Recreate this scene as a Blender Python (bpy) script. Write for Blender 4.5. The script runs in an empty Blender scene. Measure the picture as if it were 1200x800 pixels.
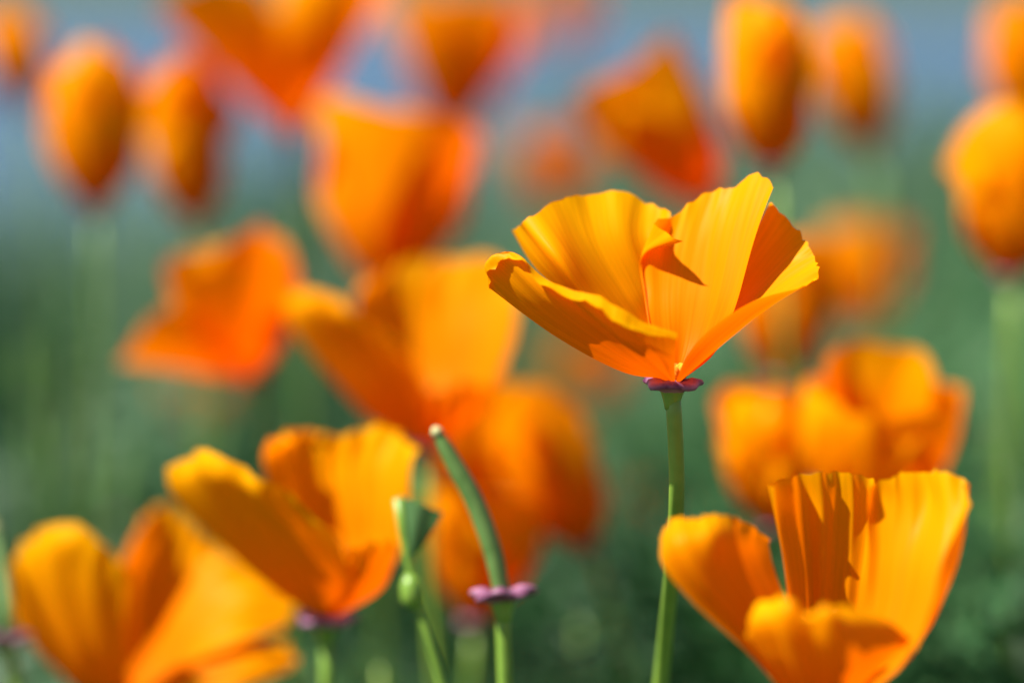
import bpy, math, random
from mathutils import Vector, Matrix, noise

random.seed(11)
sc = bpy.context.scene
COL = sc.collection
R = math.radians

# ------------------------------------------------------------------ camera
K = 0.36 / 1200.0                      # world metres per photo pixel at one metre
CAM_H = 0.36
PITCH = math.atan(410 * K)
FOCUS = 0.520
C0 = Vector((0, 0, CAM_H))
RT = Vector((1, 0, 0))
UP = Vector((0, math.sin(PITCH), math.cos(PITCH)))
FW = Vector((0, math.cos(PITCH), -math.sin(PITCH)))
cam = bpy.data.cameras.new('camera')
cam.lens = 100
cam.sensor_width = 36
cam.clip_start = 0.02
cam.clip_end = 5000
cam.dof.use_dof = True
cam.dof.focus_distance = FOCUS
cam.dof.aperture_fstop = 4.5
camo = bpy.data.objects.new('camera', cam)
camo.location = C0
camo.rotation_euler = (math.pi / 2 - PITCH, 0, 0)
COL.objects.link(camo)
sc.camera = camo

# ------------------------------------------------------------------ sky, sun, exposure
SUN = Vector((-0.58, -0.14, 0.84)).normalized()     # direction towards the sun
w = bpy.data.worlds.new('World')
sc.world = w
w.use_nodes = True
nt = w.node_tree
bg = nt.nodes['Background']
sky = nt.nodes.new('ShaderNodeTexSky')
sky.sky_type = 'NISHITA'
sky.sun_disc = False
sky.sun_elevation = math.asin(SUN.z)
sky.sun_rotation = math.atan2(SUN.x, SUN.y)
nt.links.new(sky.outputs[0], bg.inputs[0])
bg.inputs[1].default_value = 0.05
sl = bpy.data.lights.new('sun', 'SUN')
sl.energy = 5.0
sl.angle = R(0.5)
sl.color = (1, 0.95, 0.86)
so = bpy.data.objects.new('sun', sl)
so.rotation_euler = SUN.to_track_quat('Z', 'Y').to_euler()
COL.objects.link(so)
sc.view_settings.view_transform = 'Standard'
sc.view_settings.look = 'None'
sc.view_settings.gamma = 1
sc.view_settings.exposure = 1.08
sc.cycles.use_denoising = True
sc.cycles.max_bounces = 6
sc.cycles.diffuse_bounces = 4
sc.cycles.transmission_bounces = 5


def at(px, py, d):
    """a point of the place: photo pixel and depth in metres"""
    return C0 + FW * d + RT * ((px - 600) * K * d) + UP * (-(py - 400) * K * d)


# ------------------------------------------------------------------ materials
def new_mat(name):
    m = bpy.data.materials.new(name)
    m.use_nodes = True
    m.node_tree.nodes.clear()
    return m, m.node_tree.nodes, m.node_tree.links


def petal_material():
    m, n, l = new_mat('poppy_petal')
    out = n.new('ShaderNodeOutputMaterial')
    uv = n.new('ShaderNodeUVMap')
    oi = n.new('ShaderNodeObjectInfo')
    mp = n.new('ShaderNodeMapping')
    mp.inputs['Scale'].default_value = (42, 1.6, 1)
    l.new(uv.outputs[0], mp.inputs[0])
    veins = n.new('ShaderNodeTexNoise')
    veins.inputs['Scale'].default_value = 1.0
    veins.inputs['Detail'].default_value = 4
    l.new(mp.outputs[0], veins.inputs['Vector'])
    sep = n.new('ShaderNodeSeparateXYZ')
    l.new(uv.outputs[0], sep.inputs[0])
    ramp = n.new('ShaderNodeValToRGB')                # pigment: deep orange heart, golden rim
    ramp.color_ramp.elements[0].color = (0.92, 0.26, 0.001, 1)
    ramp.color_ramp.elements[1].color = (0.98, 0.46, 0.0005, 1)
    ramp.color_ramp.elements[0].position = 0.2
    l.new(sep.outputs['Y'], ramp.inputs[0])
    mr = n.new('ShaderNodeMapRange')
    mr.inputs['To Min'].default_value = 0.88
    mr.inputs['To Max'].default_value = 1.05
    mr.inputs['From Min'].default_value = 0.3
    mr.inputs['From Max'].default_value = 0.7
    l.new(veins.outputs['Fac'], mr.inputs['Value'])
    hsv = n.new('ShaderNodeHueSaturation')
    l.new(ramp.outputs[0], hsv.inputs['Color'])
    l.new(mr.outputs[0], hsv.inputs['Value'])
    hr = n.new('ShaderNodeMapRange')
    hr.inputs['To Min'].default_value = 0.490
    hr.inputs['To Max'].default_value = 0.503
    l.new(oi.outputs['Random'], hr.inputs['Value'])
    l.new(hr.outputs[0], hsv.inputs['Hue'])
    bump = n.new('ShaderNodeBump')
    bump.inputs['Strength'].default_value = 0.22
    bump.inputs['Distance'].default_value = 0.0006
    l.new(veins.outputs['Fac'], bump.inputs['Height'])
    dif = n.new('ShaderNodeBsdfDiffuse')
    tr = n.new('ShaderNodeBsdfTranslucent')
    dk = n.new('ShaderNodeMixRGB')
    dk.blend_type = 'MULTIPLY'
    dk.inputs[0].default_value = 1
    dk.inputs[2].default_value = (1.0, 0.52, 0.3, 1)
    l.new(hsv.outputs[0], dif.inputs[0])
    l.new(hsv.outputs[0], dk.inputs[1])
    l.new(dk.outputs[0], tr.inputs[0])
    l.new(bump.outputs[0], dif.inputs['Normal'])
    l.new(bump.outputs[0], tr.inputs['Normal'])
    mx = n.new('ShaderNodeMixShader')
    mx.inputs[0].default_value = 0.50
    l.new(dif.outputs[0], mx.inputs[1])
    l.new(tr.outputs[0], mx.inputs[2])
    gl = n.new('ShaderNodeBsdfGlossy')
    gl.inputs['Roughness'].default_value = 0.38
    gl.inputs['Color'].default_value = (1, 0.85, 0.6, 1)
    l.new(bump.outputs[0], gl.inputs['Normal'])
    fr = n.new('ShaderNodeLayerWeight')
    fr.inputs['Blend'].default_value = 0.25
    fm = n.new('ShaderNodeMapRange')
    fm.inputs['To Min'].default_value = 0.001
    fm.inputs['To Max'].default_value = 0.022
    l.new(fr.outputs['Facing'], fm.inputs['Value'])
    m2 = n.new('ShaderNodeMixShader')
    l.new(fm.outputs[0], m2.inputs[0])
    l.new(mx.outputs[0], m2.inputs[1])
    l.new(gl.outputs[0], m2.inputs[2])
    l.new(m2.outputs[0], out.inputs[0])
    return m


def plant_material(name, c1, c2, scale=120, trans=0.25, rough=0.45, attr=False):
    m, n, l = new_mat(name)
    out = n.new('ShaderNodeOutputMaterial')
    p = n.new('ShaderNodeBsdfPrincipled')
    p.inputs['Roughness'].default_value = rough
    if attr:
        a = n.new('ShaderNodeAttribute')
        a.attribute_name = 'tint'
        fac = a.outputs['Fac']
    else:
        tc = n.new('ShaderNodeTexCoord')
        nz = n.new('ShaderNodeTexNoise')
        nz.inputs['Scale'].default_value = scale
        nz.inputs['Detail'].default_value = 3
        l.new(tc.outputs['Object'], nz.inputs['Vector'])
        fac = nz.outputs['Fac']
    rp = n.new('ShaderNodeValToRGB')
    rp.color_ramp.elements[0].color = (*c1, 1)
    rp.color_ramp.elements[1].color = (*c2, 1)
    if not attr:
        rp.color_ramp.elements[0].position = 0.3
        rp.color_ramp.elements[1].position = 0.7
    l.new(fac, rp.inputs[0])
    l.new(rp.outputs[0], p.inputs['Base Color'])
    t = n.new('ShaderNodeBsdfTranslucent')
    l.new(rp.outputs[0], t.inputs[0])
    mx = n.new('ShaderNodeMixShader')
    mx.inputs[0].default_value = trans
    l.new(p.outputs[0], mx.inputs[1])
    l.new(t.outputs[0], mx.inputs[2])
    l.new(mx.outputs[0], out.inputs[0])
    return m


M_PETAL = petal_material()
M_STEM = plant_material('poppy_stem', (0.17, 0.31, 0.035), (0.26, 0.42, 0.06), 160, 0.12, 0.38)
M_RIM = plant_material('collar_rim', (0.13, 0.015, 0.07), (0.55, 0.27, 0.42), 260, 0.25, 0.5)
M_POD = plant_material('seed_pod', (0.07, 0.16, 0.03), (0.15, 0.27, 0.07), 200, 0.05, 0.45)
M_PODTIP = plant_material('pod_tip', (0.45, 0.46, 0.18), (0.6, 0.55, 0.28), 200, 0.1, 0.5)
M_STAMEN = plant_material('stamen', (0.70, 0.22, 0.005), (0.88, 0.42, 0.01), 300, 0.3, 0.9)
M_LEAF = plant_material('poppy_leaf', (0.075, 0.19, 0.05), (0.14, 0.30, 0.10), 90, 0.3, 0.5)
M_GRASS = plant_material('meadow_grass', (0.045, 0.125, 0.06), (0.20, 0.33, 0.19), 1, 0.3, 0.5, attr=True)
M_FOL = plant_material('feathery_foliage', (0.010, 0.055, 0.014), (0.058, 0.19, 0.055), 1, 0.28, 0.5, attr=True)


def ground_material():
    m, n, l = new_mat('soil_and_turf')
    out = n.new('ShaderNodeOutputMaterial')
    p = n.new('ShaderNodeBsdfPrincipled')
    p.inputs['Roughness'].default_value = 0.9
    tc = n.new('ShaderNodeTexCoord')
    nz = n.new('ShaderNodeTexNoise')
    nz.inputs['Scale'].default_value = 1.6
    nz.inputs['Detail'].default_value = 9
    l.new(tc.outputs['Object'], nz.inputs['Vector'])
    rp = n.new('ShaderNodeValToRGB')
    rp.color_ramp.elements[0].color = (0.03, 0.04, 0.016, 1)
    rp.color_ramp.elements[0].position = 0.35
    rp.color_ramp.elements[1].color = (0.045, 0.092, 0.038, 1)
    rp.color_ramp.elements[1].position = 0.65
    l.new(nz.outputs['Fac'], rp.inputs[0])
    l.new(rp.outputs[0], p.inputs['Base Color'])
    b = n.new('ShaderNodeBump')
    b.inputs['Distance'].default_value = 0.02
    l.new(nz.outputs['Fac'], b.inputs['Height'])
    l.new(b.outputs[0], p.inputs['Normal'])
    l.new(p.outputs[0], out.inputs[0])
    return m


def water_material():
    m, n, l = new_mat('pond_water')
    out = n.new('ShaderNodeOutputMaterial')
    p = n.new('ShaderNodeBsdfPrincipled')
    p.inputs['Base Color'].default_value = (0.05, 0.105, 0.19, 1)
    p.inputs['Roughness'].default_value = 0.25
    p.inputs['IOR'].default_value = 1.33
    tc = n.new('ShaderNodeTexCoord')
    nz = n.new('ShaderNodeTexNoise')
    nz.inputs['Scale'].default_value = 9
    nz.inputs['Detail'].default_value = 5
    l.new(tc.outputs['Object'], nz.inputs['Vector'])
    b = n.new('ShaderNodeBump')
    b.inputs['Strength'].default_value = 0.9
    b.inputs['Distance'].default_value = 0.05
    l.new(nz.outputs['Fac'], b.inputs['Height'])
    l.new(b.outputs[0], p.inputs['Normal'])
    l.new(p.outputs[0], out.inputs[0])
    return m


# ------------------------------------------------------------------ mesh helpers
def mesh_obj(name, verts, faces, mat, parent=None, uvs=None, smooth=True, tint=None):
    off = parent.location if parent else Vector((0, 0, 0))
    me = bpy.data.meshes.new(name)
    me.from_pydata([tuple(Vector(v) - off) for v in verts], [], faces)
    if uvs:
        lay = me.uv_layers.new(name='UVMap')
        for lp in me.loops:
            lay.data[lp.index].uv = uvs[lp.vertex_index]
    if tint:
        a = me.attributes.new('tint', 'FLOAT', 'POINT')
        a.data.foreach_set('value', tint)
    if smooth:
        me.polygons.foreach_set('use_smooth', [True] * len(me.polygons))
    me.materials.append(mat)
    me.update()
    o = bpy.data.objects.new(name, me)
    COL.objects.link(o)
    if parent:
        o.parent = parent
    return o


def thing(name, loc, label, cat, group=None):
    o = bpy.data.objects.new(name, None)
    o.empty_display_size = 0.01
    o.location = loc
    COL.objects.link(o)
    o['label'] = label
    o['category'] = cat
    if group:
        o['group'] = group
    return o


def cr(p0, p1, p2, p3, t):
    return 0.5 * ((2 * p1) + (p2 - p0) * t + (2 * p0 - 5 * p1 + 4 * p2 - p3) * t * t
                  + (3 * p1 - p0 - 3 * p2 + p3) * t * t * t)


def spline(pts, s):
    n = len(pts) - 1
    x = min(max(s, 0.0), 1.0) * n
    i = min(int(x), n - 1)
    t = x - i
    p1, p2 = pts[i], pts[i + 1]
    p0 = pts[i - 1] if i > 0 else p1 * 2 - p2
    p3 = pts[i + 2] if i + 2 <= n else p2 * 2 - p1
    return cr(p0, p1, p2, p3, t)


def grid_faces(nu, nv):
    return [(j * nu + i, j * nu + i + 1, (j + 1) * nu + i + 1, (j + 1) * nu + i)
            for j in range(nv - 1) for i in range(nu - 1)]


def tube(pts, radii, seg=10, cap=True):
    """tapered tube along a polyline: verts, faces"""
    V, F = [], []
    n = len(pts)
    ref = Vector((0.3, 1, 0.1)).normalized()
    for i, p in enumerate(pts):
        t = (pts[min(i + 1, n - 1)] - pts[max(i - 1, 0)]).normalized()
        a = t.cross(ref)
        if a.length < 1e-4:
            a = t.cross(Vector((1, 0, 0)))
        a.normalize()
        b = t.cross(a).normalized()
        for k in range(seg):
            an = 2 * math.pi * k / seg
            V.append(p + (a * math.cos(an) + b * math.sin(an)) * radii[i])
    for i in range(n - 1):
        for k in range(seg):
            F.append((i * seg + k, i * seg + (k + 1) % seg, (i + 1) * seg + (k + 1) % seg, (i + 1) * seg + k))
    if cap:
        F.append(tuple(range(seg))[::-1])
        F.append(tuple((n - 1) * seg + k for k in range(seg)))
    return V, F


def frame_of(axis):
    z = axis.normalized()
    x = RT - z * RT.dot(z)
    if x.length < 1e-3:
        x = Vector((0, 0, -1))
    x.normalize()
    y = z.cross(x)
    return x, y, z


def collar(parent, base, axis, rad, wav=0.12, drop=0.0):
    """flared rim below the petals, and the cone it grows from"""
    x, y, z = frame_of(axis)
    prof = [(0.25, 0.10), (0.62, 0.16), (0.92, 0.10), (1.0, -0.02), (0.94, -0.10), (0.60, -0.14), (0.36, -0.30)]
    seg = 28
    V, F = [], []
    for j, (r, h) in enumerate(prof):
        for k in range(seg):
            an = 2 * math.pi * k / seg
            rr = r * (1 + (wav * 0.6 * math.sin(3 * an + 1) + wav * 0.5 * math.sin(7 * an)) * (r > 0.5))
            hh = h + (wav * 0.5 * math.sin(4 * an + 2)) * (r > 0.5)
            V.append(base + (x * math.cos(an) + y * math.sin(an)) * rr * rad + z * (hh * rad + drop))
    for j in range(len(prof) - 1):
        for k in range(seg):
            F.append((j * seg + k, j * seg + (k + 1) % seg, (j + 1) * seg + (k + 1) % seg, (j + 1) * seg + k))
    F.append(tuple(range(seg)))
    mesh_obj('collar', V, F, M_RIM, parent)
    rec = [base + z * rad * t for t in (0.02, -0.2, -0.42, -0.66, -0.9)]
    V, F = tube(rec, [rad * 0.50, rad * 0.44, rad * 0.36, rad * 0.29, rad * 0.24], 14)
    mesh_obj('receptacle', V, F, M_STEM, parent)


def stamens(parent, base, axis, height, spread, n=26, seed=1):
    rnd = random.Random(seed)
    x, y, z = frame_of(axis)
    V, F = [], []
    for i in range(n):
        an = rnd.random() * 6.283
        r = spread * math.sqrt(rnd.random())
        h = height * rnd.uniform(0.7, 1.1)
        d = x * math.cos(an) + y * math.sin(an)
        p = [base + d * 0.0015, base + d * r * 0.5 + z * h * 0.4, base + d * r * 0.9 + z * h * 0.55,
             base + d * r + z * h * 0.8, base + d * r * 1.05 + z * h]
        v, f = tube(p, [0.0003, 0.0003, 0.0009, 0.0010, 0.0003], 5)
        o = len(V)
        V += v
        F += [tuple(q + o for q in g) for g in f]
    o = mesh_obj('stamens', V, F, M_STAMEN, parent)
    o['kind'] = 'stuff'


def grid_petal(parent, rows, d0, nu=40, nv=44, ruffle=0.0008, pleat=0.0, npl=5, seed=0.0):
    """petal from a net of control points (pixel x, pixel y, millimetres deeper)"""
    net = [[at(x, y, d0 + z * 0.001) for x, y, z in r] for r in rows]
    V, UV = [], []
    for j in range(nv):
        v = j / (nv - 1)
        for i in range(nu):
            u = i / (nu - 1)
            col = [spline(r, u) for r in net]
            V.append(spline(col, v))
            UV.append((u + seed * 7, v))
    P = [p.copy() for p in V]
    for j in range(nv):
        v = j / (nv - 1)
        for i in range(nu):
            u = i / (nu - 1)
            a = P[j * nu + min(i + 1, nu - 1)] - P[j * nu + max(i - 1, 0)]
            b = P[min(j + 1, nv - 1) * nu + i] - P[max(j - 1, 0) * nu + i]
            nrm = a.cross(b)
            if nrm.length > 0:
                nrm.normalize()
            k = noise.noise(Vector((u * 7, v * 1.5, seed * 10))) * ruffle * 1.2 * v
            k += noise.noise(Vector((u * 16, v * 3, seed * 10 + 4))) * ruffle * v ** 3
            k += math.sin(u * npl * 6.283 + seed * 5 + v * 0.8) * pleat * v * (0.6 + 0.4 * noise.noise(Vector((u * 4, 2, seed))))
            q = V[j * nu + i] + nrm * k
            if j == nv - 1:
                q += b.normalized() * noise.noise(Vector((u * 22, 5, seed * 3))) * 0.0007
            V[j * nu + i] = q
    return mesh_obj('petal', V, grid_faces(nu, nv), M_PETAL, parent, UV)


def cup_petal(parent, base, axes, phi, tb, tt, L, alpha, rc, seed, inner=0.0, nu=22, nv=22, ruff=1.0, lift=0.0, pw=0.9):
    """fan-shaped petal bent into a cup. phi: 0 right, 90 away, 180 left, 270 towards the camera"""
    x, y, z = axes
    rad = x * math.cos(phi) + y * math.sin(phi)
    tan = -x * math.sin(phi) + y * math.cos(phi)
    # profile along the middle line
    prof = [(0.0, 0.0, tb)]
    N = 40
    r = zz = 0.0
    for i in range(1, N + 1):
        t = i / N
        th = tb + (tt - tb) * t ** pw
        r += math.sin(th) * L / N
        zz += math.cos(th) * L / N
        prof.append((r, zz, th))
    V, UV = [], []
    for j in range(nv):
        v = j / (nv - 1)
        for i in range(nu):
            u = 2 * i / (nu - 1) - 1
            top = 1 - (0.34 * u * u if pw < 0.6 else 0.16 * abs(u) ** 2.6) + 0.05 * noise.noise(Vector((u * 1.7, seed, 3))) + 0.018 * noise.noise(Vector((u * 7, seed, 9)))
            rho = v * top
            a = u * alpha
            t = min(1, rho * math.cos(a * 0.75))
            s = rho * math.sin(a) * L
            x_ = t * N
            k = min(int(x_), N - 1)
            f = x_ - k
            pr = prof[k][0] * (1 - f) + prof[k + 1][0] * f
            pz = prof[k][1] * (1 - f) + prof[k + 1][1] * f
            th = prof[k][2] * (1 - f) + prof[k + 1][2] * f
            outn = rad * math.cos(th) - z * math.sin(th)
            ang = s / rc
            p = base + rad * (pr + inner * v) + z * (pz + lift) + tan * (rc * math.sin(ang)) - outn * (rc * (1 - math.cos(ang)))
            dn = (noise.noise(Vector((u * 2.2, v * 1.2, seed * 3.1))) * 0.0045 * v ** 1.5
                  + noise.noise(Vector((u * 6, v * 2.0, seed * 5.3))) * 0.0022 * v ** 2.5) * ruff
            V.append(p + outn * dn)
            UV.append((u * 0.5 + 0.5 + seed, v))
    return mesh_obj('petal', V, grid_faces(nu, nv), M_PETAL, parent, UV)


def even_path(pts, n):
    """evenly spaced, smoothed points along a polyline"""
    seg = [(pts[i + 1] - pts[i]).length for i in range(len(pts) - 1)]
    tot = sum(seg)
    P = []
    for k in range(n):
        t = tot * k / (n - 1)
        i = 0
        while i < len(seg) - 1 and t > seg[i]:
            t -= seg[i]
            i += 1
        P.append(pts[i].lerp(pts[i + 1], min(1, t / max(seg[i], 1e-9))))
    for _ in range(max(3, n // 6)):
        P = [P[0]] + [(P[i - 1] + P[i] * 2 + P[i + 1]) / 4 for i in range(1, n - 1)] + [P[-1]]
    return P


def stem_from(parent, pts, r0, r1, n=30, seg=10, mat=None, name='stem'):
    P = even_path(pts, n)
    Rr = [r0 + (r1 - r0) * i / (n - 1) for i in range(n)]
    V, F = tube(P, Rr, seg)
    return mesh_obj(name, V, F, mat or M_STEM, parent)


# feathery leaf, one mesh shared by all leaves
def leaf_mesh(name, L, seed):
    rnd = random.Random(seed)
    V, F = [], []

    def strip(p, d, nrm, ln, wd):
        side = d.cross(nrm).normalized()
        o = len(V)
        for t, ww in ((0, 0.5), (0.35, 1.0), (0.7, 0.9), (1.0, 0.15)):
            c = p + d * ln * t + nrm * ln * 0.12 * math.sin(t * 2)
            V.append(c - side * wd * ww)
            V.append(c + side * wd * ww)
        for k in range(3):
            F.append((o + 2 * k, o + 2 * k + 1, o + 2 * k + 3, o + 2 * k + 2))

    def branch(p, d, nrm, ln, lev):
        strip(p, d, nrm, ln, 0.0009)
        if lev == 0:
            return
        side = d.cross(nrm).normalized()
        n = 5 if lev == 2 else 3
        for i in range(n):
            t = 0.3 + 0.68 * i / (n - 1)
            q = p + d * ln * t
            for s in (-1, 1):
                dd = (d * 0.75 + side * s * rnd.uniform(0.6, 0.95) + nrm * rnd.uniform(-0.2, 0.3)).normalized()
                branch(q, dd, nrm, ln * (0.52 - 0.25 * (i / (n - 1))) * rnd.uniform(0.8, 1.15), lev - 1)

    branch(Vector((0, 0, 0)), Vector((0.25, 0, 1)).normalized(), Vector((1, 0, -0.25)).normalized(), L, 2)
    me = bpy.data.meshes.new(name)
    me.from_pydata([tuple(v) for v in V], [], F)
    me.materials.append(M_LEAF)
    me.update()
    return me


LEAVES = [leaf_mesh('leaf', 0.085, s) for s in range(4)]


def add_leaf(parent, loc, rz, tilt, scale):
    o = bpy.data.objects.new('leaf', random.choice(LEAVES))
    COL.objects.link(o)
    o.parent = parent
    o.location = Vector(loc) - parent.location
    o.rotation_euler = (0, tilt, rz)
    o.scale = (scale,) * 3


def basal_leaves(parent, g, n, rnd):
    for i in range(n):
        add_leaf(parent, (g.x + rnd.uniform(-.012, .012), g.y + rnd.uniform(-.012, .012), rnd.uniform(0.0, 0.05)),
                 rnd.uniform(0, 6.28), rnd.uniform(0.0, 0.6), rnd.uniform(0.9, 1.5))


# ------------------------------------------------------------------ setting
def shore(x):                                    # near shore of the pond
    return max(2.6, 4.9 + 3.2 * x) if x < 0.6 else 6.82 + 0.25 * (x - 0.6)


def ground_z(x, y):
    z = 0.0
    s = y - shore(x)
    far = 84 + 4 * math.sin(x * 0.06)
    if s > -0.5 and y < far + 2:
        z -= 0.35 * min(1, max(0, (s + 0.5) / 1.2)) * min(1, max(0, (far + 2 - y) / 3))
    if y > far:
        q = y - far
        z += 0.03 * q + 0.00002 * q * q + 0.5 * noise.noise(Vector((x * 0.05, y * 0.05, 1))) * min(1, q / 20)
    return z


def build_ground():
    ys = [-40, -15, -5, -2, -1]
    y = -0.5
    while y < 9:
        ys.append(y)
        y += 0.22
    while y < 3000:
        ys.append(y)
        y *= 1.12
    xs = []
    x = 0.0
    while x < 4:
        xs.append(x)
        x += 0.2
    while x < 2500:
        xs.append(x)
        x *= 1.25
    xs = [-q for q in xs[:0:-1]] + xs
    V = [(x, y, ground_z(x, y)) for y in ys for x in xs]
    o = mesh_obj('ground', V, grid_faces(len(xs), len(ys)), ground_material())
    o['kind'] = 'structure'
    n = 60
    V, F = [], []
    xs2 = [-90 + 180 * i / 360 for i in range(361)]
    for x in xs2:
        V.append((x, max(1.2, shore(x) - 0.6), -0.09))
        V.append((x, 92, -0.09))
    for i in range(len(xs2) - 1):
        F.append((2 * i, 2 * i + 2, 2 * i + 3, 2 * i + 1))
    o = mesh_obj('pond_water', V, F, water_material(), smooth=False)
    o['kind'] = 'structure'


build_ground()

# ------------------------------------------------------------------ the sharp poppy
def hero():
    d = FOCUS
    base = at(788, 449, d)
    pts = [at(788, 455, d), at(788.5, 472, d), at(791, 495, d), at(797, 560, d), at(793, 620, d + .010), at(785, 690, d + .026), at(778, 770, d + .045)]
    g = Vector((pts[-1].x - 0.012, pts[-1].y + 0.02, -0.01))
    pts += [(pts[-1] * 2 + g) / 3 + Vector((-0.004, 0, 0)), g]
    t = thing('poppy', (g.x, g.y, 0), 'crisp open orange poppy with a tall yellow petal standing upright on a bare stem', 'poppy')
    stem_from(t, pts, 0.00145, 0.0019, 60, 14)
    ax = Vector((0.02, -0.02, 1)).normalized()
    collar(t, base, ax, 0.0054)
    stamens(t, base, ax, 0.0035, 0.0022, 26, 5)
    grid_petal(t, [
        [(779, 445, 1), (782, 445, 2), (785, 445, 3), (788, 445, 3), (791, 445, 3), (795, 445, 2)],
        [(728, 402, 1), (746, 402, 5), (760, 398, 9), (772, 396, 11), (786, 396, 12), (800, 400, 11)],
        [(668, 350, 9), (690, 350, 4), (718, 346, 10), (745, 342, 12), (772, 340, 14), (798, 345, 14)],
        [(629, 316, 14), (655, 300, 4), (680, 290, 12), (715, 280, 15), (752, 278, 16), (790, 290, 15)],
        [(600, 271, 20), (620, 256, 12), (655, 236, 18), (706, 226, 23), (757, 232, 22), (788, 252, 18)],
    ], d, seed=0.13, pleat=0.0009, npl=3)
    grid_petal(t, [
        [(779, 444, 0), (780, 446, -1), (782, 447, -2), (785, 447, -3), (787, 447, -4), (789, 447, -4), (791, 446, -4)],
        [(728, 434, -1), (722, 420, -5), (728, 413, -9), (740, 413, -12), (756, 415, -14), (773, 420, -15), (791, 428, -13)],
        [(650, 392, 1), (638, 368, -4), (652, 354, -9), (682, 364, -12), (712, 380, -15), (750, 398, -17), (792, 412, -16)],
        [(580, 342, 0), (576, 314, -2), (600, 297, -4), (638, 327, -9), (690, 340, -15), (735, 366, -19), (793, 392, -19)],
        [(577, 340, -0.5), (574, 318, -3), (600, 300, -5.5), (637, 335, -12), (686, 351, -18), (731, 375, -22), (793, 397, -20)],
    ], d, seed=0.41, pleat=0.0007, npl=3, ruffle=0.0012)
    grid_petal(t, [
        [(783, 445, 0), (784, 445, 1), (788, 445, 2), (792, 445, 3), (796, 445, 3), (799, 445, 2), (801, 444, 1)],
        [(767, 404, 3.5), (766, 405, 4), (782, 402, 6), (800, 400, 7), (815, 402, 6), (826, 405, 5), (838, 412, 3)],
        [(757, 344, 11), (760, 344, 11.5), (778, 345, 11.5), (805, 340, 10), (830, 342, 8), (848, 346, 5), (862, 358, 2)],
        [(757, 301, 13), (756, 296, 14), (782, 290, 14.5), (815, 280, 13), (843, 272, 11), (866, 272, 8), (882, 288, 4)],
        [(803, 283, 6), (767, 261, 12), (794, 250, 16), (828, 225, 16), (862, 219, 14), (887, 203, 11), (907, 219, 6)],
    ], d, seed=0.72, pleat=0.0004, npl=2, ruffle=0.0008, nu=52)
    grid_petal(t, [
        [(792, 447, -4), (796, 447, -3), (799, 446, -1), (800, 445, 1), (800, 445, 2), (798, 444, 3)],
        [(806, 416, -9), (820, 424, -6), (829, 416, 0), (835, 404, 5), (836, 394, 8), (830, 380, 11)],
        [(832, 389, -12), (856, 392, -7), (868, 381, -1), (873, 362, 5), (872, 342, 10), (865, 315, 14)],
        [(882, 355, -11), (904, 354, -5), (916, 343, 1), (916, 322, 6), (908, 300, 11), (890, 265, 15)],
        [(935, 340, -6), (955, 327, -2), (961, 318, 2), (951, 296, 6), (935, 270, 10), (905, 236, 14)],
    ], d, seed=0.93, pleat=0.0006, npl=2, ruffle=0.0008)
    basal_leaves(t, g, 5, random.Random(1))


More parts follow.
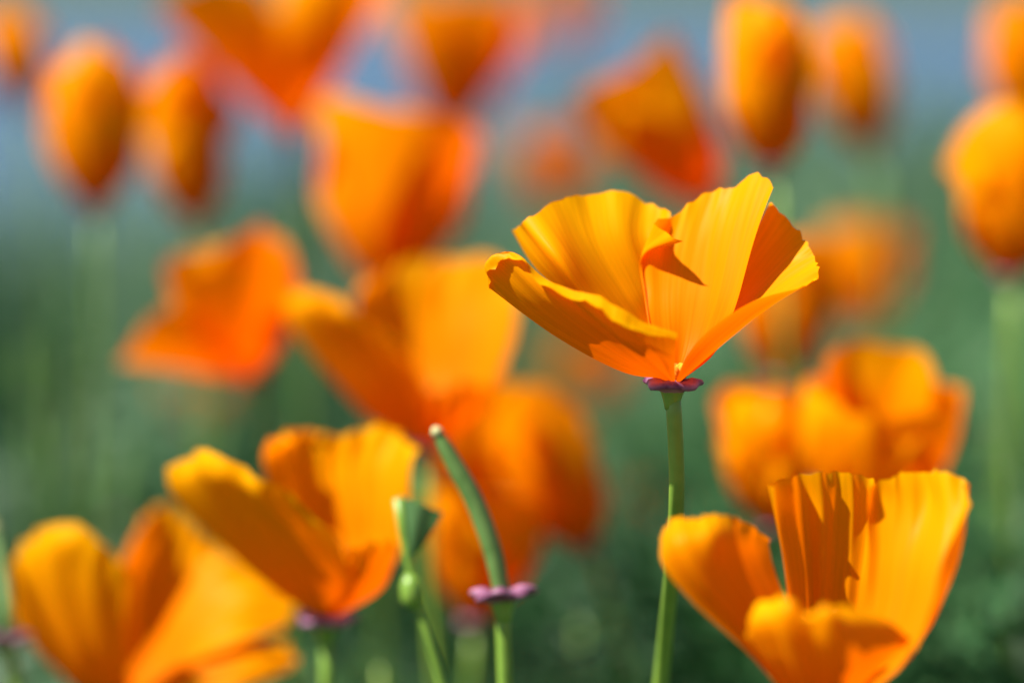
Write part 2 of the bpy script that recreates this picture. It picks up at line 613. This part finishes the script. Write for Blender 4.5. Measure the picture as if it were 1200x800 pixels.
def near_right():
    d = 0.484
    base = at(956, 848, d)
    g = Vector((base.x + 0.01, base.y + 0.01, -0.01))
    t = thing('poppy', (g.x, g.y, 0), 'wide open orange poppy with a pleated back petal and visible yellow stamens', 'poppy')
    pts = [at(956, 853, d), base * 0.7 + g * 0.3, base * 0.35 + g * 0.65 + Vector((.004, 0, 0)), g]
    stem_from(t, pts, 0.0015, 0.002, 30, 12)
    ax = (UP * 1 - FW * 0.15).normalized()
    collar(t, base, ax, 0.005)
    sb = at(958, 800, d)
    stamens(t, base + ax * 0.006, ax, 0.0125, 0.008, 46, 8)
    grid_petal(t, [
        [(945, 846, 0), (948, 846, 1), (950, 846, 3), (953, 846, 4), (957, 846, 5)],
        [(880, 768, -6), (890, 755, -4), (902, 746, 0), (916, 742, 5), (935, 745, 10)],
        [(815, 708, -6), (832, 688, -9), (856, 672, -6), (880, 668, 2), (908, 672, 9)],
        [(777, 662, -4), (800, 640, -9), (838, 628, -8), (868, 630, 0), (902, 642, 10)],
        [(774, 630, 0), (792, 607, -3), (830, 603, -4), (866, 609, 2), (903, 632, 11)],
    ], d, seed=1.2, pleat=0.0006, npl=2)
    grid_petal(t, [
        [(948, 846, 4), (951, 846, 6), (955, 846, 7), (959, 846, 7), (964, 846, 6)],
        [(930, 760, 13), (945, 755, 17), (962, 752, 18), (985, 752, 20), (1005, 756, 19)],
        [(919, 680, 15), (938, 672, 20), (965, 668, 21), (995, 668, 23), (1022, 674, 21)],
        [(908, 620, 15), (930, 610, 21), (965, 602, 22), (1000, 602, 24), (1032, 612, 22)],
        [(900, 575, 13), (922, 560, 19), (962, 554, 22), (1000, 555, 24), (1034, 566, 21)],
    ], d, seed=1.5, pleat=0.0016, npl=4, nu=64)
    grid_petal(t, [
        [(960, 846, 5), (963, 846, 4), (965, 846, 2), (967, 846, -1), (968, 847, -3)],
        [(1008, 745, 13), (1030, 742, 8), (1052, 745, 2), (1068, 757, -5), (1062, 776, -13)],
        [(1018, 660, 14), (1048, 652, 11), (1080, 660, 4), (1108, 684, -5), (1090, 712, -15)],
        [(1016, 600, 14), (1055, 592, 13), (1095, 598, 8), (1124, 625, -1), (1104, 655, -12)],
        [(1018, 573, 12), (1052, 556, 14), (1090, 551, 10), (1126, 560, 5), (1138, 590, -3)],
    ], d, seed=1.8, pleat=0.0014, npl=3, nu=52)
    grid_petal(t, [
        [(944, 847, -2), (948, 848, -4), (956, 848, -6), (964, 848, -6), (969, 847, -4)],
        [(905, 790, -12), (925, 796, -18), (960, 800, -21), (1000, 796, -19), (1032, 786, -12)],
        [(880, 757, -14), (908, 755, -22), (955, 760, -26), (1010, 758, -23), (1062, 760, -12)],
        [(869, 742, -13), (900, 722, -23), (950, 728, -27), (1000, 726, -25), (1072, 745, -11)],
        [(876, 732, -10), (908, 698, -21), (948, 716, -26), (986, 706, -24), (1064, 742, -9)],
    ], d, seed=2.1, pleat=0.0016, npl=4, nu=52)
    basal_leaves(t, g, 4, random.Random(2))


hero()
near_right()


def net_poppy(bx, by, d, nets, label, seed, rim=0.005, sth=0.010):
    """poppy whose petals are nets of control points; every net starts at the foot of the cup"""
    base = at(bx, by, d)
    rnd = random.Random(seed)
    g = Vector((base.x + rnd.uniform(-.01, .015), base.y + rnd.uniform(0, .02), -0.01))
    t = thing('poppy', (g.x, g.y, 0), label, 'poppy')
    ax = (UP - FW * 0.1).normalized()
    stem_from(t, [base - ax * 0.004, base - ax * 0.03, base.lerp(g, 0.5) + Vector((.004, 0, 0)), g], 0.0014, 0.0019, 24, 10)
    collar(t, base, ax, rim)
    stamens(t, base, ax, sth, 0.005, 20, seed)
    for q, (foot, rows) in enumerate(nets):
        n = len(rows[0])
        f0 = [(bx + foot[0] + (i / (n - 1) - 0.5) * foot[2] * 2, by - 3 + abs(i / (n - 1) - 0.5) * 2, foot[1]) for i in range(n)]
        grid_petal(t, [f0] + rows, d, nu=30, nv=32, seed=seed + q * 0.31, pleat=0.0010, npl=3, ruffle=0.0022)
    basal_leaves(t, g, 4, rnd)


net_poppy(382, 724, .605, [
    ((0, 3, 7), [[(340, 660, 8), (365, 650, 12), (398, 650, 12)], [(322, 590, 10), (357, 580, 16), (402, 585, 16)],
                 [(312, 545, 10), (345, 528, 17), (398, 540, 18)], [(322, 518, 7), (352, 503, 18), (402, 512, 20)]]),
    ((4, 2, 7), [[(398, 660, 12), (430, 655, 8), (455, 668, 0)], [(393, 590, 15), (440, 590, 9), (474, 605, -3)],
                 [(388, 545, 17), (440, 540, 11), (482, 550, -4)], [(398, 512, 18), (452, 500, 13), (486, 526, -3)]]),
    ((0, -3, 9), [[(318, 688, 2), (335, 674, -8), (368, 670, -14), (412, 684, -14)], [(256, 634, 4), (280, 614, -11), (325, 614, -19), (402, 646, -19)],
                  [(211, 582, 4), (235, 560, -12), (290, 574, -22), (388, 618, -22)], [(200, 553, 4), (238, 527, -11), (292, 553, -23), (380, 604, -24)]]),
    ((6, -4, 7), [[(395, 697, -9), (422, 694, -11), (442, 692, -6)], [(400, 664, -15), (437, 658, -16), (464, 657, -7)],
                  [(405, 644, -16), (442, 634, -18), (472, 634, -7)]]),
], 'soft orange poppy with its shaded outer petal spread towards the low golden poppy', 3.2, 0.0064)
net_poppy(126, 834, .655, [
    ((2, 3, 7), [[(128, 770, 8), (162, 760, 14), (202, 765, 14)], [(132, 690, 12), (172, 680, 20), (228, 700, 18)],
                 [(150, 640, 13), (187, 630, 22), (238, 660, 19)], [(165, 612, 14), (198, 591, 24), (242, 632, 18)]]),
    ((6, 1, 7), [[(165, 785, 12), (192, 792, 3), (195, 815, -8)], [(202, 715, 14), (238, 733, 3), (226, 775, -12)],
                 [(232, 658, 15), (286, 703, 4), (272, 755, -13)], [(248, 636, 16), (344, 708, 8), (304, 744, -11)]]),
    ((-3, -3, 9), [[(60, 782, 0), (85, 777, -10), (115, 777, -14), (150, 788, -14)], [(15, 727, 0), (50, 705, -12), (95, 705, -19), (147, 738, -19)],
                   [(3, 690, 0), (35, 655, -13), (88, 650, -22), (148, 698, -23)], [(8, 668, 0), (45, 622, -13), (95, 617, -23), (152, 668, -25)]]),
    ((8, -4, 7), [[(165, 815, -8), (178, 825, -12), (168, 838, -14)], [(215, 776, -10), (232, 796, -14), (215, 825, -18)],
                  [(282, 752, -9), (294, 780, -15), (268, 810, -19)], [(336, 754, -5), (348, 776, -11), (312, 798, -17)]]),
], 'low wide poppy with one dark red petal and drooping golden petals', 4.1)
net_poppy(500, 524, .690, [
    ((-2, 3, 8), [[(450, 460, 8), (480, 450, 14), (520, 450, 14)], [(420, 390, 12), (465, 375, 20), (520, 380, 20)],
                  [(415, 350, 13), (460, 330, 22), (520, 335, 22)], [(425, 335, 12), (470, 307, 24), (530, 302, 25)]]),
    ((4, 2, 7), [[(512, 460, 13), (546, 455, 7), (566, 470, -4)], [(510, 390, 18), (566, 385, 10), (597, 415, -6)],
                 [(512, 340, 20), (576, 335, 13), (606, 365, -5)], [(515, 308, 22), (576, 300, 15), (609, 335, -2)]]),
    ((0, -3, 9), [[(440, 497, 2), (452, 480, -8), (475, 472, -13), (507, 480, -13)], [(385, 442, 2), (400, 414, -10), (435, 412, -17), (492, 440, -17)],
                  [(344, 387, 2), (362, 362, -11), (405, 374, -20), (482, 420, -20)], [(331, 352, 4), (358, 338, -9), (405, 355, -21), (474, 408, -23)]]),
    ((5, -4, 7), [[(502, 498, -8), (532, 494, -10), (552, 492, -6)], [(497, 475, -13), (537, 468, -14), (570, 472, -8)],
                  [(494, 460, -14), (540, 450, -16), (577, 452, -8)]]),
], 'large golden open poppy directly left of the crisp poppy', 5.4)


# ------------------------------------------------------------------ the other poppies
def poppy(px, py, d, lean, toward, L, petals, label, seed, alpha=52, rc=17, ruff=1.0, group=None, gdx=0.0, rim=0.0042, leaves=3, res=20, pw=0.9):
    """px, py, d: foot of the cup. petals: (phi, angle at base, angle at tip, length factor)"""
    rnd = random.Random(seed)
    L *= 0.001
    base = at(px, py, d)
    ax = (UP * math.cos(R(lean)) * math.cos(R(toward)) + RT * math.sin(R(lean)) - FW * math.sin(R(toward))).normalized()
    gx = base.x + gdx + rnd.uniform(-.012, .012)
    gy = base.y + rnd.uniform(-.005, .03)
    g = Vector((gx, gy, ground_z(gx, gy) - 0.01))
    t = thing('poppy', (g.x, g.y, g.z + 0.01), label, 'poppy', group)
    h = base.z - g.z
    pts = [base - ax * 0.004, base - ax * 0.03 + Vector((0, 0, -0.01)),
           base.lerp(g, 0.5) + Vector((rnd.uniform(-.008, .008) - ax.x * 0.02, 0, 0)), g]
    stem_from(t, pts, 0.0011, 0.0015, 24, 8)
    collar(t, base, ax, rim)
    axes = frame_of(ax)
    stamens(t, base, ax, 0.012, 0.005, 16, seed)
    for i, (phi, tb, tt, lf, *al) in enumerate(petals):
        cup_petal(t, base, axes, R(phi), R(tb), R(tt), L * lf, R(al[0] if al else alpha), rc * 0.001, seed + i * 1.37,
                  inner=0.0012 if i % 2 else -0.0008, nu=res, nv=res, ruff=ruff, pw=pw)
    basal_leaves(t, g, leaves, rnd)
    return t


def four(tb, tt, spin=0, jit=6, seed=0):
    r = random.Random(seed)
    return [(spin + 90 * i + r.uniform(-jit, jit), tb + r.uniform(-jit, jit), tt + r.uniform(-jit, jit), r.uniform(0.93, 1.06)) for i in range(4)]


FL = [
    # px, py, d, lean, toward, L, petals, label, seed, kwargs
    (300, 446, .760, -14, 0, 40, [(190, 72, 60, 0.92), (100, 40, 6, 1.05), (20, 34, 0, 1.05), (280, 55, 26, 0.95)],
     'leaning orange poppy with one pale low lip, left of the large golden poppy', 6, dict(res=24)),
    (452, 345, .820, 4, -8, 56, [(185, 40, 14, 1.05), (95, 40, 2, 1.08), (5, 46, 10, 1.0), (275, 50, -26, 1.04)],
     'broad goblet shaped orange poppy rising behind the large golden poppy', 7, dict(alpha=58, rc=22, res=24)),
    (112, 246, .850, -1, 0, 55, four(86, -34, 20, 4, 8), 'plump closed egg shaped orange poppy beside a slimmer closed one', 8, dict(pw=0.5, alpha=54, rc=14)),
    (230, 262, .900, -6, 0, 57, four(70, -26, 40, 4, 9), 'slim closed orange poppy beside the plump egg shaped one', 9, dict(pw=0.5, alpha=50, rc=12)),
    (345, 164, .900, -4, 0, 60, [(200, 46, 44, 1.0), (100, 40, 22, 0.9), (345, 40, 38, 1.05), (258, 26, -2, 0.66, 26)],
     'tall open poppy with dark flared sides and one short bright front petal', 10, dict(alpha=48, rc=16)),
    (32, 126, 1.05, -12, 0, 42, four(70, -28, 10, 4, 11), 'small dark orange closed poppy far left of the plump one', 11, dict(pw=0.5, rc=11)),
    (525, 158, 1.12, 8, 0, 60, four(50, 14, 35, 8, 12), 'pale blurred open poppy behind the goblet shaped one', 12, dict(alpha=56)),
    (645, 250, 1.55, 0, 0, 50, four(52, 4, 15, 6, 13), 'faint distant poppy above the far petal of the crisp poppy', 13, dict()),
    (836, 240, .850, -34, 0, 52, four(40, 0, 25, 6, 14), 'left leaning orange poppy next to a tall closed bright one', 14, dict(alpha=54, rc=16)),
    (908, 196, .760, -5, 0, 51, four(82, -28, 30, 3, 15), 'tall closed bright orange poppy behind the crisp poppy', 15, dict(pw=0.5, alpha=52, rc=12)),
    (1022, 176, 1.0, -13, 0, 50, four(72, -28, 10, 4, 16), 'small closed poppy leaning beside the tall closed bright one', 16, dict(pw=0.5, rc=12)),
    (1184, 324, .750, 1, 0, 51, four(86, -32, 25, 4, 17), 'big closed orange poppy at the edge of the meadow view, lit on one side', 17, dict(pw=0.5, alpha=54, rc=14)),
    (1204, 165, .95, -3, 0, 50, four(72, -28, 15, 4, 18), 'closed poppy half hidden above the big closed one', 18, dict(pw=0.5, rc=12)),
    (1010, 390, 1.15, 2, 0, 48, four(40, 2, 5, 5, 19), 'dim rusty orange poppy deep behind the lit tip of the crisp poppy', 19, dict(alpha=54)),
    (916, 446, .800, 3, 0, 44, four(76, -22, 20, 4, 20), 'closed poppy tucked under the crisp poppy', 20, dict(pw=0.5, alpha=54, rc=13)),
    (1020, 628, .680, 2, 8, 46, [(165, 66, -4, 0.96), (85, 36, -6, 1.04), (10, 68, -2, 0.98), (250, 62, -14, 0.78)],
     'blurred open poppy with ruffled golden lobes behind the pleated poppy', 21, dict(alpha=40, rc=13, ruff=1.5, res=24)),
    (908, 618, .700, -6, 0, 38, four(80, -24, 25, 5, 29), 'round closed bloom tucked against the ruffled golden lobed poppy', 29, dict(pw=0.5, alpha=54, rc=12)),
    (690, 642, .740, -26, 0, 48, four(70, -24, 30, 4, 22), 'left leaning closed poppy between the bare seed pod and the crisp poppy stem', 22, dict(pw=0.5, rc=12)),
    (556, 728, .720, 4, 0, 38, four(50, 4, 10, 6, 23), 'rounded orange poppy cup right behind the bare seed pod', 23, dict(alpha=56, rc=16)),
    (566, 610, .800, -8, 0, 40, four(40, 0, 20, 6, 24), 'shaded orange poppy under the large golden one', 24, dict(alpha=54)),
    (230, 500, 1.6, 0, 0, 34, four(44, 10, 20, 6, 25), 'faint pinkish poppy blur low among the green stems', 25, dict(leaves=1)),
    (760, 640, 1.35, 0, 0, 32, four(44, 10, 20, 6, 26), 'tan blurred poppy beside the crisp poppy stem', 26, dict(leaves=1)),
    (690, 480, 1.45, 0, 0, 44, four(50, 10, 20, 6, 27), 'brownish blurred poppy under the left side of the crisp poppy', 27, dict(leaves=1)),
    (662, 60, 1.75, 0, 0, 48, four(40, 10, 20, 6, 28), 'mauve tinted far poppy against the water', 28, dict(leaves=1)),
]
for (px, py, d, lean, tw, L, pets, lab, sd, kw) in FL:
    if 'pw' in kw:
        kw['ruff'] = 1.7
    poppy(px, py, d, lean, tw, L, pets, lab, sd, **kw)


# ------------------------------------------------------------------ bare seed pods and shoots
def pod(px_pts, col_px, d, low_px, label, rr, r_pod, seed):
    base = at(col_px[0], col_px[1], d)
    low = [at(x, y, d) for x, y in low_px]
    g = Vector((low[-1].x + 0.01, low[-1].y + 0.015, -0.01))
    t = thing('seed_pod', (g.x, g.y, 0), label, 'seed pod')
    up = [at(x, y, d + z * 0.001) for x, y, z in px_pts]
    ax = (up[1] - base).normalized()
    ax = (ax * 0.3 + UP * 0.9 + FW * 0.05).normalized()
    stem_from(t, [base - ax * 0.001] + low + [(low[-1] + g) / 2, g], 0.0015, 0.0019, 40, 12)
    collar(t, base, ax, rr, 0.2)
    n = 34
    allp = [base] + up
    P = [spline(allp, i / (n - 1)) for i in range(n)]
    V, F = tube(P, [r_pod * (0.95 + 0.25 * math.sin(i / (n - 1) * 2.4) - 0.5 * (i / (n - 1)) ** 3) for i in range(n)], 14)
    c = len(V)
    # shallow ribs
    for i in range(n):
        for k in range(14):
            if k % 2:
                V[i * 14 + k] = P[i] + (V[i * 14 + k] - P[i]) * 0.88
    mesh_obj('pod', V, F, M_POD, t)
    tip = [P[-1] - (P[-1] - P[-2]) * 0.5, P[-1] + (P[-1] - P[-2]) * 1.2, P[-1] + (P[-1] - P[-2]) * 2.2]
    V, F = tube(tip, [r_pod * 0.72, r_pod * 0.62, r_pod * 0.25], 10)
    mesh_obj('pod_tip', V, F, M_PODTIP, t)
    basal_leaves(t, g, 4, random.Random(seed))


pod([(577, 645, 0), (556, 588, 0), (530, 540, 0), (513, 508, 0)], (588, 695), .560, [(589, 730), (591, 770), (592, 810)],
    'bare green seed pod curving up from a purple collar after petals fell', 0.0062, 0.0018, 31)
pod([(8, 715, 0), (3, 670, 4), (-8, 620, 8)], (6, 748), .640, [(14, 780), (30, 830)],
    'seed pod stub with a pale pink collar beside the dark red petal', 0.0056, 0.0016, 32)


def shoot():
    d = .572
    pts = [at(466, 584, d), at(473, 620, d), at(477, 660, d), at(482, 705, d), at(505, 755, d), at(528, 805, d)]
    g = Vector((pts[-1].x + 0.02, pts[-1].y + 0.01, -0.01))
    t = thing('poppy_shoot', (g.x, g.y, 0), 'thin green shoot with a small folded leaf at its top and no flower', 'shoot')
    stem_from(t, pts + [(pts[-1] + g) / 2, g], 0.0010, 0.0017, 40, 10)
    # folded top leaf: a keeled blade with thickness
    V, F = [], []
    n = 10
    a0, a1 = at(468, 580, d), at(478, 655, d)
    for i in range(n):
        s = i / (n - 1)
        c = a0.lerp(a1, s)
        wd = 0.0082 * (1 - s) ** 0.8 + 0.0006
        for q, dep in ((0.0, 0.0), (0.35, -0.0016), (0.7, -0.001), (1.0, 0.0012)):
            V.append(c + RT * wd * q + FW * dep + UP * (-0.0035 * q * (1 - s)))
    F = grid_faces(4, n)
    mesh_obj('folded_leaf', V, F, M_LEAF, t)
    V, F = tube([at(480, 672, d), at(481, 684, d), at(483, 700, d), at(487, 712, d)], [0.0012, 0.0022, 0.0025, 0.0013], 10)
    mesh_obj('node', V, F, M_STEM, t)
    basal_leaves(t, g, 4, random.Random(5))


shoot()


# slender unopened buds among the foliage
def bud(px, py, d, lean, lab, seed):
    rnd = random.Random(seed)
    top = at(px, py, d)
    ax = (UP + RT * lean).normalized()
    g = Vector((top.x - lean * 0.05 + rnd.uniform(-.02, .02), top.y + rnd.uniform(0, .03), 0))
    g.z = ground_z(g.x, g.y)
    t = thing('poppy_bud', g, lab, 'flower bud', 'unopened green buds')
    foot = top - ax * 0.026
    stem_from(t, [foot, foot - ax * 0.03, g.lerp(foot, 0.5) + Vector((lean * 0.01, 0, 0)), g - Vector((0, 0, 0.01))], 0.0010, 0.0017, 24, 8)
    n = 12
    V, F = tube([foot.lerp(top, i / (n - 1)) for i in range(n)],
                [0.0012 + 0.0036 * math.sin(min(1, i / (n - 1) * 1.9) * 1.57) * (1 - i / (n - 1)) ** 0.8 for i in range(n)], 12)
    mesh_obj('bud_cap', V, F, M_POD, t)
    collar(t, foot, ax, 0.0028)


for k, (px, py, d, lean, lab) in enumerate([
        (28, 395, 1.0, -.1, 'green poppy bud on a slender stem below the small dark closed poppy'),
        (78, 430, 1.15, .15, 'green poppy bud leaning under the plump egg shaped poppy'),
        (150, 520, .95, .1, 'green poppy bud standing over the low wide poppy'),
        (255, 480, 1.1, .1, 'green poppy bud behind the stem of the leaning poppy with the low lip'),
        (730, 505, 1.3, -.1, 'blurred green bud close beside the crisp poppy stem'),
        (1150, 410, 1.3, -.1, 'far green bud next to the stem of the big closed poppy'),
        (1182, 478, 1.0, .08, 'green bud straight under the big closed poppy'),
        (1095, 330, 1.15, .1, 'green bud between the dim rusty poppy and the big closed poppy')]):
    bud(px, py, d, lean, lab, 300 + k)


# feathery leaf tufts that show between the flowers
def tuft(px, py, d, n, scale, label, seed, spread=0.6):
    rnd = random.Random(seed)
    top = at(px, py, d)
    g = Vector((top.x, top.y, ground_z(top.x, top.y)))
    t = thing('poppy_leaf_tuft', g, label, 'leaf tuft', 'feathery leaf tufts between the poppies')
    stem_from(t, [Vector((g.x, g.y, g.z - 0.01)), g.lerp(top, 0.5) + Vector((.004, 0, 0)), top - Vector((0, 0, 0.01))], 0.0016, 0.0008, 14, 8)
    for i in range(n):
        s = rnd.uniform(0.45, 1.0)
        p = g.lerp(top, s) - Vector((0, 0, 0.075 * scale))
        add_leaf(t, p, rnd.uniform(0, 6.28), rnd.uniform(0.05, spread), scale * rnd.uniform(0.7, 1.15))
    return t


tuft(866, 755, .545, 6, 0.5, 'small feathery leaf tuft peeking out beside the pleated poppy', 41, 0.35)
tuft(445, 735, .68, 10, 0.9, 'bright feathery leaf tuft under the thin green shoot', 42)
tuft(520, 775, .66, 8, 0.9, 'feathery leaf tuft at the foot of the bare seed pod', 43)
tuft(680, 690, .80, 10, 1.1, 'feathery leaf tuft between the seed pod and the crisp poppy stem', 44)
tuft(740, 760, .80, 7, 1.0, 'feathery leaf tuft beside the lower stem of the crisp poppy', 45)
tuft(1160, 660, .95, 7, 1.1, 'dark feathery leaf tuft right of the pleated poppy', 46)


# ------------------------------------------------------------------ meadow stuff
def grass():
    rnd = random.Random(77)
    V, F, T = [], [], []
    count = 0
    tries = 0
    while count < 15000 and tries < 200000:
        tries += 1
        y = 0.35 * (22 ** rnd.random())
        x = rnd.uniform(-1, 1) * (0.30 * y + 0.25)
        if y > shore(x) + 0.1:
            continue
        if y > 2.2 and rnd.random() < 0.2:
            continue
        clump = noise.noise(Vector((x * 4, y * 3, 0)))
        h = (0.10 + 0.05 * clump + rnd.random() * 0.09)
        if y < 0.8:
            h = min(h, 0.13)
        if y > 1.5:
            h *= rnd.uniform(0.8, 1.9)
        if clump < -0.25 and rnd.random() < 0.6:
            continue
        z = ground_z(x, y)
        an = rnd.random() * 6.283
        lean = Vector((math.cos(an), math.sin(an), 0)) * h * rnd.uniform(0.05, 0.55)
        fa = rnd.random() * 6.283
        side = Vector((math.cos(fa), math.sin(fa), 0)) * rnd.uniform(0.0010, 0.0024)
        o = len(V)
        p = Vector((x, y, z - 0.005))
        for s, ww in ((0, 1), (0.45, 0.9), (0.8, 0.6), (1, 0.1)):
            c = p + Vector((0, 0, h * s * (1 - 0.1 * s))) + lean * s * s
            V += [c - side * ww, c + side * ww]
        tn = min(1, max(0, 0.45 + 0.6 * clump + rnd.uniform(-.45, .45)))
        T += [tn] * 8
        for k in range(3):
            F.append((o + 2 * k, o + 2 * k + 1, o + 2 * k + 3, o + 2 * k + 2))
        count += 1
    o = mesh_obj('meadow_grass', V, F, M_GRASS, None, tint=T)
    o['kind'] = 'stuff'
    o['label'] = 'green meadow grass growing around the poppies down to the pond'
    o['category'] = 'grass'


def foliage():
    rnd = random.Random(99)
    V, F, T = [], [], []
    srcs = []
    for me in LEAVES:
        srcs.append(([v.co.copy() for v in me.vertices], [tuple(p.vertices) for p in me.polygons]))
    n = 0
    while n < 1100:
        y = 0.70 * (6.5 ** (rnd.random() ** 1.6))
        x = rnd.uniform(-1, 1) * (0.24 * y + 0.1)
        if y > shore(x) - 0.1:
            continue
        clump = noise.noise(Vector((x * 3 + 5, y * 2.5, 3)))
        if clump < -0.15 and rnd.random() < 0.7:
            continue
        vs, fs = rnd.choice(srcs)
        top = 0.05 + 0.06 * rnd.random() + 0.06 * max(0, clump) + (0.05 if x > 0.1 * y and y < 1.1 else 0)
        sc_ = rnd.uniform(0.9, 1.6)
        z = ground_z(x, y) + rnd.uniform(0.0, top)
        if y < 1.0 and z + 0.09 * sc_ > CAM_H - y * (0.123 + 165 * K):
            z = CAM_H - y * (0.123 + 165 * K) - 0.09 * sc_
        mt = Matrix.Translation((x, y, z)) @ Matrix.Rotation(rnd.random() * 6.283, 4, 'Z') @ Matrix.Rotation(rnd.uniform(0, 0.7), 4, 'Y') @ Matrix.Scale(sc_, 4)
        o = len(V)
        V += [mt @ v for v in vs]
        F += [tuple(i + o for i in f) for f in fs]
        T += [min(1, max(0, 0.45 + 0.7 * clump + rnd.uniform(-.25, .25)))] * len(vs)
        n += 1
    o = mesh_obj('poppy_foliage', V, F, M_FOL, None, tint=T)
    o['kind'] = 'stuff'
    o['label'] = 'mass of blurred feathery poppy foliage covering the meadow'
    o['category'] = 'foliage'


grass()
foliage()
